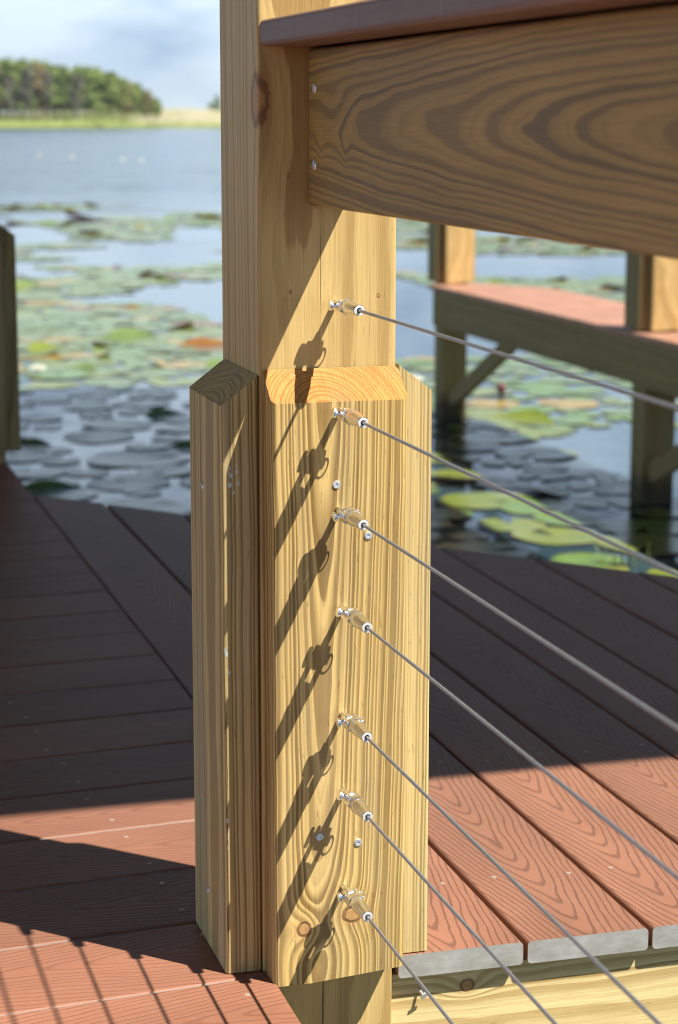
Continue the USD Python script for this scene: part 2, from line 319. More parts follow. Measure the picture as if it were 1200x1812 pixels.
sm = g.mul(g.range(g.add(n, g.mul(g.m('exponent', g.mul(g.mul(g.sub(x, 104.0), g.sub(x, 104.0)), -.0035)), .30)), .60, .70), g.range(z, .1, .7))
M_LAND = g.done('shore_ground', g.node('principled_bsdf', 'BSDF', base_color=g.mix(sm, gr, sand), roughness=.9))
obj('far_shore', (np.stack([XX, YY, ZZ], -1).reshape(-1, 3), quads), M_LAND, smooth=True, kind='structure', label='low grassy far shore with a pale sandy bank')

# ------------------------------------------------------------------ decks
def plank(length, width=.140, th=.0254, r=.0045):
    return m3.Manifold.extrude(m3.CrossSection([rrect(width, th, r, 3)]), length).rotate((-90, 0, 0)).translate((0, 0, -th / 2))   # along +y, top at z = 0
def prism(poly, z0, z1):
    c = np.array(poly.exterior.coords)[:-1]
    if Polygon(c).exterior.is_ccw is False: c = c[::-1]
    return m3.Manifold.extrude(m3.CrossSection([c.tolist()]), z1 - z0).translate((0, 0, z0))
def screw_head(r=.0035, h=.0012, axis='z'):
    return along(m3.Manifold.cylinder(h, r, r * .92, 14), axis)

deck = thing('pavilion_deck', 'reddish brown composite deck of boards running away to the water', kind='structure')
FAR_A, FAR_B = np.array([.158, 2.836]), np.array([1.22, 1.615])
fd = (FAR_B - FAR_A) / np.linalg.norm(FAR_B - FAR_A)
deck_poly = Polygon([(.10, -.0001), (4.0, -.0001), tuple(FAR_A + fd * 5.0), tuple(FAR_A - fd * .4), (.10, 3.3)])
W_, GAP = .1400, .0052
x = .1465
rs = np.random.default_rng(3)
for i in range(18):
    xc = x + W_ / 2 + rs.uniform(-.0006, .0006)
    ln = 3.4; y0 = rs.uniform(-.0025, .0025) - .0005
    m = plank(ln, W_).translate((xc, y0, rs.uniform(-.0008, .0008)))
    cut = prism(Polygon([(-1, -1), (6, -1), (6, FAR_A[1] - (6 - FAR_A[0]) * 1.15), tuple(FAR_A + fd * 3), tuple(FAR_A - fd * 1.2), (-1, FAR_A[1] + 1.2)]), -.2, .2)
    m = (m ^ cut).translate((-xc, -y0, 0))
    if not m.is_empty() and m.volume() > 1e-5:
        pl = obj('plank', m, M_DECK, deck, smooth=25, loc=(xc, y0, 0))
        if i < 7:
            for sx in (-.042, .047):
                for sy in (.183, .62):
                    if sy < .3 or i < 5:
                        obj('screw', screw_head(.0032, .0011).translate((sx + rs.uniform(-.006, .006), sy + rs.uniform(-.008, .008) - y0, -.0004)), M_PLUG, pl, smooth=False)
    x += W_ + GAP
obj('rim_joist', box(.1405, 4.0, .0125, .0505, -.215, -.0265), M_RIM, deck, smooth=False)
dn = np.array([-fd[1], fd[0]])
def edge_board(a, b, th, z0, z1):
    a, b = np.array(a), np.array(b); d = (b - a) / np.linalg.norm(b - a); nn = np.array([d[1], -d[0]]) * th
    return prism(Polygon([tuple(a), tuple(b), tuple(b + nn), tuple(a + nn)]), z0, z1)
obj('fascia', edge_board(FAR_A + np.array([.0, -.03]), FAR_A + fd * 4.4 + np.array([0, -.03]), .038, -.22, -.0265), M_FAR, deck, smooth=False)
for k in range(5): obj('joist', box(.145, min(4.0, 3.9), .35 + .40 * k, .388 + .40 * k, -.215, -.0265) ^ prism(deck_poly.buffer(-.09), -.3, 0), M_FAR, deck, smooth=False)

walk = thing('boardwalk', 'reddish brown composite walkway of boards laid across, left of the post', kind='structure')
ANG, OFF, SP = .0873, 2.2686, .1628
R_END = .1415
region = Polygon([(-3.0, -2.6), (.0045, -2.6), (.0045, -.0025), (-.0025, -.0025), (-.0025, .1685), (R_END, .1685), (R_END, 9.0), (-3.0, 9.0)])
for u in (3.35,): region = region.difference(sbox(-.0025, u - .0025, R_END + .01, u + .1425))
ca, sa = math.cos(ANG), math.sin(ANG)
for i in range(-40, 32):
    nn = OFF - SP * (i + .5)
    cx, cy = -sa * nn, ca * nn
    m = plank(6.0, SP - .0036, r=.0032).rotate((0, 0, -90)).translate((-3.0, 0, 0))           # now along +x
    m = m.rotate((0, 0, math.degrees(ANG))).translate((cx, cy, rs.uniform(-.0007, .0007)))
    strip = affinity.translate(affinity.rotate(sbox(-4, -SP, 4, SP), math.degrees(ANG), origin=(0, 0)), cx, cy)
    reg = region.intersection(strip)
    if reg.is_empty: continue
    cut = None
    for pg in getattr(reg, 'geoms', [reg]):
        q = prism(pg, -.2, .2); cut = q if cut is None else cut + q
    m = (m ^ cut)
    if m.is_empty(): continue
    # own frame: y along the board
    m = m.translate((-cx, -cy, 0)).rotate((0, 0, -math.degrees(ANG) + 90))
    pl = obj('plank', m, M_WALK, walk, smooth=25, loc=(cx, cy, 0), rotz=math.degrees(ANG) - 90)
    if -2 < nn < 1.6:
        for wx in (-.03, -.44):
            for sx in (-.045, .045):
                obj('screw', screw_head(.0032, .0011).translate((sx + rs.uniform(-.006, .006), wx + rs.uniform(-.006, .006), -.0004)), M_PLUG, pl, smooth=False)
obj('side_joist', box(-.036, -.0, -2.6, -.01, -.215, -.0275), M_FAR, walk, smooth=False)
obj('side_joist', box(-2.9, -2.862, -2.6, 9.0, -.215, -.0275), M_FAR, walk, smooth=False)
obj('side_joist', box(.100, .138, .16, 9.0, -.215, -.0275) - box(.09, .15, 3.3, 3.52, -.3, 0), M_FAR, walk, smooth=False)

# ------------------------------------------------------------------ posts with cladding
def bevelled(m, n, c): return m.trim_by_plane(n, c)
def star_screw(parent, at, axis, r=.0042, lbl=None):
    h = along(m3.Manifold.cylinder(.0016, r, r * .85, 18) - m3.Manifold.cylinder(.002, r * .42, r * .42, 6).translate((0, 0, .0007)), axis).translate(at)
    obj('screw', h, M_ZINC, parent, smooth=False)
def make_post(label, loc, z0, z1, top=.625, front=True, mats=None, group=None, hang=0.0, name='railing_post', dep=.140):
    mp, mf, ml, mr = mats or (M_FAR,) * 4
    t = thing(name, label, 'post', loc, group=group)
    obj('timber', lumber(.140, dep, z1 - z0, .0035).translate((.07, dep / 2, z0)), mp, t, smooth=35)
    T = .038; s = 1 / math.sqrt(2)
    tb = top - .0; drop = T * .76
    c = 1 / math.hypot(1, .76)
    boards = {}
    if front:
        m = lumber(.1385, T, top + .1, .0055).translate((.0715, -T / 2 - .0012, hang - .002)).trim_by_plane((0, .76 * c, -c), -(tb * c)).trim_by_plane((-.075, 0, 1.0), hang - .0050)
        boards['f'] = obj('cladding_board', m, mf, t, smooth=35)
    m = lumber(T, .153, top + .1, .0045).translate((-T / 2 - .0012, .0771, hang + .001)).trim_by_plane((.76 * c, 0, -c), -(tb - .006) * c)
    boards['l'] = obj('cladding_board', m, ml, t, smooth=35)
    m = lumber(T, .139, top + .1, .004).translate((.1412 + T / 2, .0705, hang + .002)).trim_by_plane((-.76 * c, 0, -c), -(tb + .1412 * .76 + .001) * c)
    boards['r'] = obj('cladding_board', m, mr, t, smooth=35)
    return t, boards
post, bd = make_post('tall square pine post clad in slant-topped boards, seven cables fixed to its sunlit face', (0, 0, 0), -1.9, 2.52, .6255, mats=(M_POST, M_CLAD_F, M_CLAD_L, M_CLAD_R), name='pavilion_post', dep=.166)
for (sx, sz) in ((.0672, .514), (.0998, .4615), (.0497, .1542), (.0901, .1443)): star_screw(bd['f'], (sx, -.0390, sz), '-y')
star_screw(bd['l'], (-.0390, .088, .496), '-x'); star_screw(bd['l'], (-.0390, .082, .062), '-x')

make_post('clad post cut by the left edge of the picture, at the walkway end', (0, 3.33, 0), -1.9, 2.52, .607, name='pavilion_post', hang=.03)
make_post('plain pine post carrying the near end of the railing', (0, -2.46, 0), -1.9, .9335, .6, name='railing_post')

# ------------------------------------------------------------------ top rail
rail = thing('top_rail', 'brown pine rail board on edge with a composite cap, above the cables', 'railing', (0, 0, 0))
rb = obj('rail_board', lumber(.1485, .038, 2.32, .0035, 'y').rotate((0, 90, 0)).translate((.069, -2.3215, .8575)), M_RAIL, rail, smooth=35)
for (sy, sz) in ((-.0228, .8945), (-.0224, .8224)): star_screw(rb, (.0504, sy, sz), '-x', .0056)
cap = lumber(.1385, .0250, 2.318, .0055, 'y').translate((.0712, -2.3195, .9335 + .0126))
obj('cap_board', cap, M_CAP, rail, smooth=35)

# ------------------------------------------------------------------ cables with their fittings
def helix_cable(y0, y1, R=.00135, lobes=7, depth=.00028, pitch=.026, n=21, step=.003):
    s = np.arange(y0, y1 + step, step); th = np.linspace(0, 2 * np.pi, n, endpoint=False)
    T, S = np.meshgrid(th, s); rr = R + depth * np.abs(np.cos(lobes * (T - S * 2 * np.pi / pitch / 1.0) / 2))
    v = np.stack([rr * np.cos(T), -S, rr * np.sin(T)], -1).reshape(-1, 3)
    i = np.arange(len(s) * n).reshape(len(s), n); j = np.roll(i, -1, 1)
    return v, np.stack([i[:-1], i[1:], j[1:], j[:-1]], -1).reshape(-1, 4)
CABLES = [(.0765, 0.0, .6880), (.0690, -.0395, .5868), (.0695, -.0395, .4895), (.0735, -.0395, .3898), (.0737, -.0395, .2812), (.0747, -.0395, .2014), (.0750, -.0395, .0988)]
LBL = ['topmost steel cable, fixed to the bare post above the cladding', 'second steel cable from the top, just under the orange cut end of the cladding', 'third steel cable from the top, between the two upper screws of the board',
       'middle steel cable, fourth of the seven', 'fifth steel cable from the top, above the pair of lower screws', 'sixth steel cable, right above the pair of lower screws', 'lowest steel cable, its fitting beside two knots']
def make_fitting(k):
    t = thing('railing_cable', LBL[k], 'cable', CABLES[k], group='horizontal railing cables')
    obj('threaded_stud', cyl(.0032, -.02, .019, n=16), M_STEEL, t)
    eye = (cyl(.0060, -.0026, .0026, 'x', 24).translate((0, -.0235, 0)) + box(-.0026, .0026, -.023, -.016, -.0042, .0042)) 
    obj('eye', eye, M_STEEL, t)
    jaws = m3.Manifold()
    for sx in (-1, 1):
        c = cyl(.0058, -.0014, .0014, 'x', 24)
        j = c.translate((sx * .0058, -.0245, 0)) + box(sx * .0058 - .0014, sx * .0058 + .0014, -.043, -.0245, -.0050, .0050)
        jaws = jaws + j
    jaws = jaws + cyl(.0076, .0395, .0462, n=24) + cyl(.0048, .0455, .0490, n=20)
    obj('clevis_jaw', jaws, M_STEEL, t)
    pin = cyl(.0026, -.0105, .0105, 'x', 16).translate((0, -.0245, 0)) + cyl(.0048, -.0128, -.0102, 'x', 20).translate((0, -.0245, 0))
    obj('clevis_pin', pin, M_STEEL, t)
    ring = trimesh.creation.torus(.0043, .0007, 28, 8); ring.apply_transform(trimesh.transformations.rotation_matrix(.22, [1, .5, 0])); ring.apply_translation([.0104, -.0262, -.0012])
    obj('split_ring', ring, M_STEEL, t, smooth=True)
    obj('lock_nut', cyl(.0082, .0485, .0530, n=6), M_STEEL, t, smooth=False)
    sl = lathe([(.0525, .0066), (.0535, .0074), (.060, .0073), (.078, .0057), (.0845, .0055), (.0852, .0050)], 28) - cyl(.0026, .078, .09, n=16)
    slv = obj('swage_sleeve', sl, M_STEEL, t, smooth=40)
    obj('sleeve_rim', cyl(.0050, .0848, .0856, n=24) - cyl(.0027, .08, .09, n=16), M_RIMSTEEL, slv, smooth=False)
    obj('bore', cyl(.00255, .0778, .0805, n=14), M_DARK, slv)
    obj('cable', helix_cable(.079, 2.32), M_CABLE, t, smooth=True)
    return t
f0 = make_fitting(0)
for k in range(1, 7):
    copy(f0, 'railing_cable', CABLES[k], rot=(0, [0, 8, -14, 10, -9, 15, -6][k], 0), label=LBL[k], cat='cable', group='horizontal railing cables')
nail = cyl(.0016, -.004, .010, '-y', 10) + cyl(.0042, .010, .0118, '-y', 14)
tag = obj('nail', nail.rotate((25, 0, 20)).translate((.1725, .012, -.045)), M_ZINC, deck, smooth=False)

# ------------------------------------------------------------------ pavilion roof (above the picture; shades the deck and the near water)
roof = thing('pavilion_roof', 'wide pavilion roof over the deck, above the picture', 'roof', (0, 0, 0))
RX0, RX1, RY0, RY1, RZ = -3.0, 3.95, -.71, 8.75, 2.52
M_ROOFM = simple('roof_metal', (.16, .14, .12), .6, .0)
rd = np.array([[RX0, RY0, RZ + .22], [RX1, RY0, RZ + .22], [RX1, RY1, RZ + .22], [RX0, RY1, RZ + .22], [(RX0 + RX1) / 2, RY0 + 3.4, RZ + 1.25], [(RX0 + RX1) / 2, RY1 - 3.4, RZ + 1.25]])
rf = np.array([[0, 1, 4], [1, 2, 5], [1, 5, 4], [2, 3, 5], [3, 0, 4], [3, 4, 5], [0, 3, 2], [0, 2, 1]])
obj('roof_skin', (rd, rf), M_ROOFM, roof, smooth=False)
for a in ((RX0, RX1, RY0, RY0 + .04), (RX0, RX1, RY1 - .04, RY1), (RX0, RX0 + .04, RY0 + .042, RY1 - .042), (RX1 - .04, RX1, RY0 + .042, RY1 - .042)):
    obj('fascia', box(*a, RZ + .04, RZ + .218), M_FAR, roof, smooth=False)
for bx_ in (.05, -2.8, 3.55): obj('beam', box(bx_, bx_ + .09, RY0 + .3, RY1 - .3, RZ, RZ + .2), M_FAR, roof, smooth=False)
for (px_, py_) in ((-2.85, 0), (-2.85, 3.33), (-2.85, 6.6), (0.0, 6.66), (3.52, -.35), (3.62, 3.0)):
    make_post('clad post of the pavilion, outside the picture', (px_, py_, 0), -1.9, RZ, .6, name='pavilion_post', group='pavilion posts outside the picture')

# ------------------------------------------------------------------ the dock beyond
dock = thing('dock', 'shaded timber dock with a sunlit brown deck beyond the lily pads', 'dock', (0, 0, 0))
dp = Polygon([(3.055, 2.2), (3.62, 2.2), (3.60, 8.30), (3.30, 8.70), (3.055, 8.70)])
for i in range(46):
    a = 2.2 + i * .1445
    q = dp.intersection(sbox(3, a, 4, a + .1395))
    if not q.is_empty: obj('plank', prism(q, -.0254, 0), M_DOCKTOP, dock, smooth=False)
obj('edge_beam', box(3.068, 3.106, 2.2, 8.66, -.215, -.030), M_FARX, dock, smooth=False)
obj('edge_beam', box(3.54, 3.578, 2.2, 8.25, -.215, -.030), M_FARX, dock, smooth=False)
def brace(u):
    a, b = np.array([3.15, u, -.62]), np.array([3.15, u - .95, -.19])
    m = lumber(.038, .085, float(np.linalg.norm(b - a)), .003)
    d = b - a; ang = math.degrees(math.atan2(d[1], d[2]))
    return m.rotate((-ang, 0, 0)).translate(tuple(a))
obj('brace', brace(8.56), M_FAR, dock, smooth=False); obj('brace', brace(6.02), M_FAR, dock, smooth=False)
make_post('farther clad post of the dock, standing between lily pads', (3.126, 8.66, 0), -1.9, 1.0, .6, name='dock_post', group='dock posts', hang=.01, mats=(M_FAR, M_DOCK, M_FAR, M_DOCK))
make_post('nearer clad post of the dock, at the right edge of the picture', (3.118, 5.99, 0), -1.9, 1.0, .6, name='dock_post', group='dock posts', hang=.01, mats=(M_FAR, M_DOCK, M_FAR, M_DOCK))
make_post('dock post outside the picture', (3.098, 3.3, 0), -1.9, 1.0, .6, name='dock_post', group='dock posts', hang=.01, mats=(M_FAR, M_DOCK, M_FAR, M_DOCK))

# ------------------------------------------------------------------ lily pads
def leafmat(name, a, b, under=(.16, .06, .025), rim=True):
    g = G(); pos = g.node('texture_coordinate', 'object'); wp = g.node('geometry', 'position')
    n = g.noise(wp, 9.0, 4.0, .6); n2 = g.noise(wp, 2.1, 2.0)
    col = g.mix(g.range(n, .3, .7), a, b)
    x, y, z = g.sep(pos); rad = g.m('sqrt', g.add(g.mul(x, x), g.mul(y, y)))
    an = g.m('arctan2', y, x); vein = g.m('absolute', g.m('sine', g.mul(an, 9.0)))
    if rim:
        col = g.mix(g.mul(g.sub(1.0, g.range(vein, 0, .14)), .22), col, (.30, .36, .12))
        col = g.mix(g.mul(g.range(g.add(rad, g.mul(n, .25)), 1.07, 1.2), .6), col, (.33, .20, .04))
    bf = g.node('geometry', 'backfacing')
    col = g.mix(bf, col, under)
    b1 = g.node('principled_bsdf', 'BSDF', base_color=col, roughness=.22, specular_ior_level=.85, ior=1.5, normal=g.node('bump', 'normal', height=g.add(n, g.mul(vein, .3)), strength=.10, distance=.01))
    b2 = g.node('translucent_bsdf', 'BSDF', color=col)
    return g.done(name, g.node('mix_closure', 'closure', fac=.15, closure1=b1, closure2=b2))
LEAF = [leafmat('pad_green', (.12, .225, .035), (.19, .31, .055)), leafmat('pad_yellow_green', (.17, .24, .035), (.26, .30, .06)), leafmat('pad_pale_green', (.14, .22, .07), (.21, .29, .10)),
        leafmat('pad_yellow', (.38, .27, .03), (.48, .33, .06)), leafmat('pad_rusty', (.22, .085, .025), (.34, .17, .05))]
def pad_mesh(seed, curl=0.0):
    r_ = np.random.default_rng(seed); nA = 30; notch = .22
    th = np.linspace(notch, 2 * np.pi - notch, nA); ph = r_.uniform(0, 6.28, 4)
    edge = 1 + .05 * np.sin(2 * th + ph[0]) + .03 * np.sin(5 * th + ph[1])
    V, F = [[.06, 0, 0.004]], []
    for k, q in enumerate((.35, .65, .88, 1.0)):
        zz = .006 * q * q + .007 * q ** 3 * np.sin(3 * th + ph[2]) + .006 * q ** 3 * np.sin(7 * th + ph[3]) + .004
        side = np.clip(np.cos(th - ph[0]), 0, 1) ** 3
        zz = zz + curl * side * max(0, q - .5) ** 1.5 * 2.2
        rr = q * edge * (1 - .22 * curl * side * q)
        V += np.stack([rr * np.cos(th), rr * np.sin(th), zz], -1).tolist()
    for i in range(nA - 1): F.append([0, 1 + i, 2 + i])
    for k in range(3):
        a = 1 + k * nA
        for i in range(nA - 1): F += [[a + i, a + nA + i, a + nA + i + 1], [a + i, a + nA + i + 1, a + i + 1]]
    return np.array(V, float), np.array(F)
protos = []
for mi in range(5):
    for s_ in range(3):
        c = stage.CreateClassPrim(f'/World/lily_pad_kind_{mi}_{s_}')
        UsdGeom.Xform.Define(stage, c.GetPath()); c = stage.GetPrimAtPath(c.GetPath()); c.SetSpecifier(Sdf.SpecifierClass)
        usdkit.mesh(stage, f'{c.GetPath()}/leaf', pad_mesh(mi * 10 + s_, (0, .03, .30)[s_]), LEAF[mi], smooth=True)
        protos.append((mi, s_, str(c.GetPath()), pad_mesh(mi * 10 + s_, (0, .03, .30)[s_])))
PR = {(a, b): (c, d) for a, b, c, d in protos}
NAMES = ['green', 'yellow-green', 'pale green', 'yellow', 'rust-brown']
def ground(px, py, z):
    ray = fw + RT * (px - 600) / FPX + UP * (906 - py) / FPX
    return CAM + ray * (z - CAM[2]) / ray[2]
def toscreen(P):
    d = np.asarray(P) - CAM; zc = d @ fw
    return 600 + FPX * (d @ RT) / zc, 906 - FPX * (d @ UP) / zc, zc
placed = []           # x, y, r
def free(x, y, r, k=.72): return all((x - a) ** 2 + (y - b) ** 2 > (k * (r + c)) ** 2 for a, b, c in placed)
special = [((800, 838), .15, 1, 1, 'yellow-green lily pad in sun close to the right of the clad post'),
           ((858, 882), .20, 1, 0, 'large bright green lily pad in sun below the second cable'),
           ((950, 893), .17, 0, 1, 'bright green pad overlapping the large one, left of the dock post'),
           ((905, 925), .14, 1, 1, 'small ragged yellow-green pad nearer than the two large bright ones'),
           ((985, 945), .17, 1, 1, 'pad with a yellow edge between the third cable and the deck'),
           ((1040, 990), .15, 0, 0, 'bright green pad touching the far edge of the deck'),
           ((850, 972), .19, 0, 0, 'dull grey-green shaded pad at the far edge of the deck'),
           ((900, 745), .24, 1, 2, 'ruffled yellow-green pad left of the nearer dock post'),
           ((92, 535), .26, 3, 1, 'golden yellow pad on the lit water at the left'),
           ((365, 612), .22, 4, 2, 'rust-orange curled pad beside the post edge'),
           ((318, 643), .20, 3, 2, 'yellow curled pad on the border of the shade'),
           ((185, 385), .75, 1, 2, 'clump-like yellow-green pad at the far limit of the pads'),
           ((60, 392), .6, 1, 2, 'leftmost raised green pad at the far limit of the pads'),
           ((870, 712), .17, 3, 1, 'yellow pad beside the red bud'), ((1005, 712), .19, 3, 1, 'yellow pad under the dock beam right of the bud')]
for (px, py), r_, mi, s_, lb in special:
    P = ground(px, py, WZ + .015)
    placed.append((P[0], P[1], r_))
    copy(PR[mi, s_][0], 'lily_pad', (P[0], P[1], WZ + .006), (0, 0, float(RNG.uniform(0, 360))), (r_, r_, r_ * (1.0 if s_ < 2 else .9)), lb, 'lily pad', 'floating lily pads')
cand = []
tries = 0
while len(cand) < 2300 and tries < 60000:
    tries += 1
    u = 2.2 + 36 * RNG.uniform() ** .75; lo, hi = -.9 + .10 * u, .2 + .50 * u
    v = RNG.uniform(lo, hi)
    if v < .3 and u < 9.5: continue
    if u < FAR_A[1] - (v - FAR_A[0]) * 1.15 + .06 and v < 4.2: continue
    nz = float(meshkit.fbm(np.array([v * .42 + 3, u * .30, 0.0]), 3, 11))
    lim = (.535 if v < 2.6 else .50) if u < 11 else .53
    if nz < lim + (.10 if u > 31 else 0): continue
    if 7.5 < u < 9.6 and 3.0 < v < 4.4 and nz < .56: continue
    if any((v - 3.185) ** 2 + (u - q) ** 2 < .04 for q in (8.66, 6.04)): continue
    r_ = float(np.clip(RNG.normal(.155, .042), .08, .25)) * (1.0 if u < 12 else 1.15)
    if not free(v, u, r_, (.95 if v < 2.6 else .86) if u < 11 else .74 if RNG.uniform() < .75 else .55): continue
    placed.append((v, u, r_))
    w = RNG.uniform()
    if u < 10: mi = 0 if w < .5 else 1 if w < .74 else 2 if w < .93 else 3 if w < .94 else 2
    else: mi = 0 if w < .26 else 1 if w < .46 else 2 if w < .945 else 3 if w < .988 else 4
    s_ = 0 if RNG.uniform() < .5 else 1
    if u < 9 and mi == 3: mi = 1
    if RNG.uniform() < (.07 if u < 11 and v < 2.6 else .02 if u < 9 else .08): s_ = 2
    cand.append((v, u, r_, mi, s_, RNG.uniform(0, 360), RNG.uniform(-.8, .8), RNG.uniform(-.8, .8)))
def seen(c):
    X, Y, zc = toscreen((c[0], c[1], WZ)); w = FPX * c[2] / zc
    return -w < X < 1200 + w and Y < 1812 and not (400 < X - w * .3 and X + w * .3 < 700) and zc > 0
vis = sorted([c for c in cand if seen(c)], key=lambda c: c[1])[:270]
vs = set(id(c) for c in vis)
def region_name(c):
    v, u = c[0], c[1]; X, Y, _ = toscreen((v, u, WZ))
    if X > 700:
        if u < 6.5: return 'between the deck edge and the nearer dock post'
        if u < 9: return 'under the beam of the dock'
        return 'on lit water behind the dock'
    if u < 11: return 'in shade beyond the walkway'
    return 'on lit water left of the tall post'
for c in vis:
    mi, s_ = c[3], c[4]
    lb = f"{('small ' if c[2] < .14 else 'large ' if c[2] > .22 else '')}{NAMES[mi]}{(' flat', ' slightly wavy', ' curled-up')[s_]} lily pad {region_name(c)}"
    copy(PR[mi, s_][0], 'lily_pad', (c[0], c[1], WZ + .004 + .004 * RNG.uniform()), (c[6], c[7], c[5]), (c[2],) * 3, lb, 'lily pad', ('lily pads ' + region_name(c)))
far = [c for c in cand if id(c) not in vs]
for mi in range(5):
    VV, FF, n0 = [], [], 0
    for c in far:
        if c[3] != mi: continue
        v, f = PR[mi, c[4]][1]
        a = math.radians(c[5]); R_ = np.array([[math.cos(a), -math.sin(a), 0], [math.sin(a), math.cos(a), 0], [0, 0, 1]])
        w = (v * c[2]) @ R_.T; w[:, 2] += w[:, 0] * math.radians(c[7]) + w[:, 1] * math.radians(c[6])
        VV.append(w + np.array([c[0], c[1], WZ + .008])); FF.append(f + n0); n0 += len(v)
    g_ = leafmat(f'far_pad_{NAMES[mi].replace("-", "_").replace(" ", "_")}', *[((.12, .21, .04), (.19, .29, .06)), ((.20, .27, .045), (.28, .33, .08)), ((.18, .27, .09), (.25, .34, .13)), ((.38, .27, .04), (.48, .34, .08)), ((.24, .11, .035), (.34, .18, .06))][mi], rim=False)
    if VV: obj('distant_lily_pads', (np.vstack(VV), np.vstack(FF)), g_, smooth=True, kind='stuff', label=f'{NAMES[mi]} lily pads massed on the far water', cat='lily pads')

# flowers, bud, grass
M_PETAL = simple('white_petal', (.80, .78, .72), .5); M_YEL = simple('flower_centre', (.7, .5, .05), .6); M_BUD = simple('red_bud', (.13, .035, .03), .5); M_GRASS = simple('green_blade', (.16, .22, .05), .5, var=.2)
def flower(P, s, label):
    t = thing('water_lily', label, 'flower', P)
    for k in range(14):
        L = .075 if k % 2 else .06
        pet = trimesh.creation.icosphere(2, 1.0); pet.apply_scale([L * .5, L * .17, L * .05]); pet.apply_translation([L * .5, 0, 0])
        pet.apply_transform(trimesh.transformations.rotation_matrix(-(.35 if k % 2 else .85), [0, 1, 0])); pet.apply_transform(trimesh.transformations.rotation_matrix(k * 2 * np.pi / 14, [0, 0, 1])); pet.apply_scale(s)
        obj('petal', pet, M_PETAL, t, smooth=True)
    c = trimesh.creation.icosphere(2, .016 * s); c.apply_translation([0, 0, .02 * s]); obj('flower_centre', c, M_YEL, t, smooth=True)
P = ground(67, 662, WZ); flower((P[0], P[1], WZ + .02), .9, 'white water lily in flower where the shade begins at the left')
P = ground(735, 682, WZ); flower((P[0], P[1], WZ + .02), .9, 'white water lily in flower right of the clad post')
P = ground(887, 700, WZ)
b_ = trimesh.creation.icosphere(3, .028); b_.vertices[:, 2] *= 1.3; b_.vertices[:, :2] *= (1 - .35 * np.clip(b_.vertices[:, 2:3] / .07, 0, 1))
obj('lily_bud', b_, M_BUD, smooth=True, loc=(P[0], P[1], WZ + .045), label='dark red closed lily bud standing under the dock beam', cat='flower bud')
def tuft(n, seed, h):
    r_ = np.random.default_rng(seed); V, F = [], []
    for k in range(n):
        a = r_.uniform(0, 6.28); b = r_.uniform(0, .10); L = h * r_.uniform(.5, 1.1); lean = r_.uniform(.05, .5); w = .005
        base = np.array([b * math.cos(a), b * math.sin(a), 0]); d = np.array([math.cos(a * 3), math.sin(a * 3), 0])
        side = np.array([-d[1], d[0], 0]) * w; n0 = len(V)
        for q in range(4):
            f = q / 3; c = base + d * lean * L * f * f + np.array([0, 0, L * f]); V += [c - side * (1 - f * .9), c + side * (1 - f * .9)]
        for q in range(3): F += [[n0 + 2 * q, n0 + 2 * q + 1, n0 + 2 * q + 3], [n0 + 2 * q, n0 + 2 * q + 3, n0 + 2 * q + 2]]
    return np.array(V), np.array(F)
P = ground(1110, 1000, WZ); obj('grass_tuft', tuft(16, 5, .10), M_GRASS, smooth=False, loc=(P[0], P[1], WZ - .01), label='green grassy tuft in the water at the right deck edge', cat='grass', kind='stuff')
# buoys
M_PINK = simple('pink_buoy', (.62, .42, .42), .5); M_CREAM = simple('cream_buoy', (.60, .60, .50), .5)
for (px, py, mt, lb) in ((70, 274, M_PINK, 'pink float on the open water, leftmost of four'), (128, 279, M_PINK, 'pink float on the open water, second from the left'), (217, 283, M_CREAM, 'cream float on the open water, left of the last one'), (250, 286, M_CREAM, 'cream float on the open water, rightmost of four')):
    P = ground(px, py, WZ)
    t = thing('float', lb, 'buoy', (P[0], P[1], WZ))
    b_ = trimesh.creation.icosphere(2, .075); b_.vertices[:, 2] *= .9; obj('ball', b_, mt, t, smooth=True)
    obj('neck', cyl(.02, .06, .12, 'z', 12), mt, t)

# ------------------------------------------------------------------ trees on the far shore
def barkmat(name, c): return simple(name, c, .9, var=.25, scale=2.0)
def crownmat(name, a, b):
    g = G(); pos = g.node('geometry', 'position'); rn = g.node('object_info', 'random')
    n = g.noise(pos, .45, 4.0, .6); isl = g.node('geometry', 'random_per_island')
    col = g.mix(g.range(n, .3, .7), a, b); col = g.mix(1.0, col, g.ramp(isl, [(0, (.8,) * 3), (1, (1.2,) * 3)]), 'multiply')
    b1 = g.node('principled_bsdf', 'BSDF', base_color=col, roughness=.6); b2 = g.node('translucent_bsdf', 'BSDF', color=col)
    return g.done(name, g.node('mix_closure', 'closure', fac=.35, closure1=b1, closure2=b2))
CROWN = [crownmat('crown_green', (.25, .36, .08), (.36, .47, .12)), crownmat('crown_dark', (.19, .28, .08), (.27, .37, .11)), crownmat('crown_light', (.32, .41, .09), (.42, .50, .13)), crownmat('crown_russet', (.33, .25, .10), (.42, .32, .13))]
BARK = barkmat('bark_grey', (.26, .23, .20)); BARKP = barkmat('bark_pale', (.26, .25, .22))
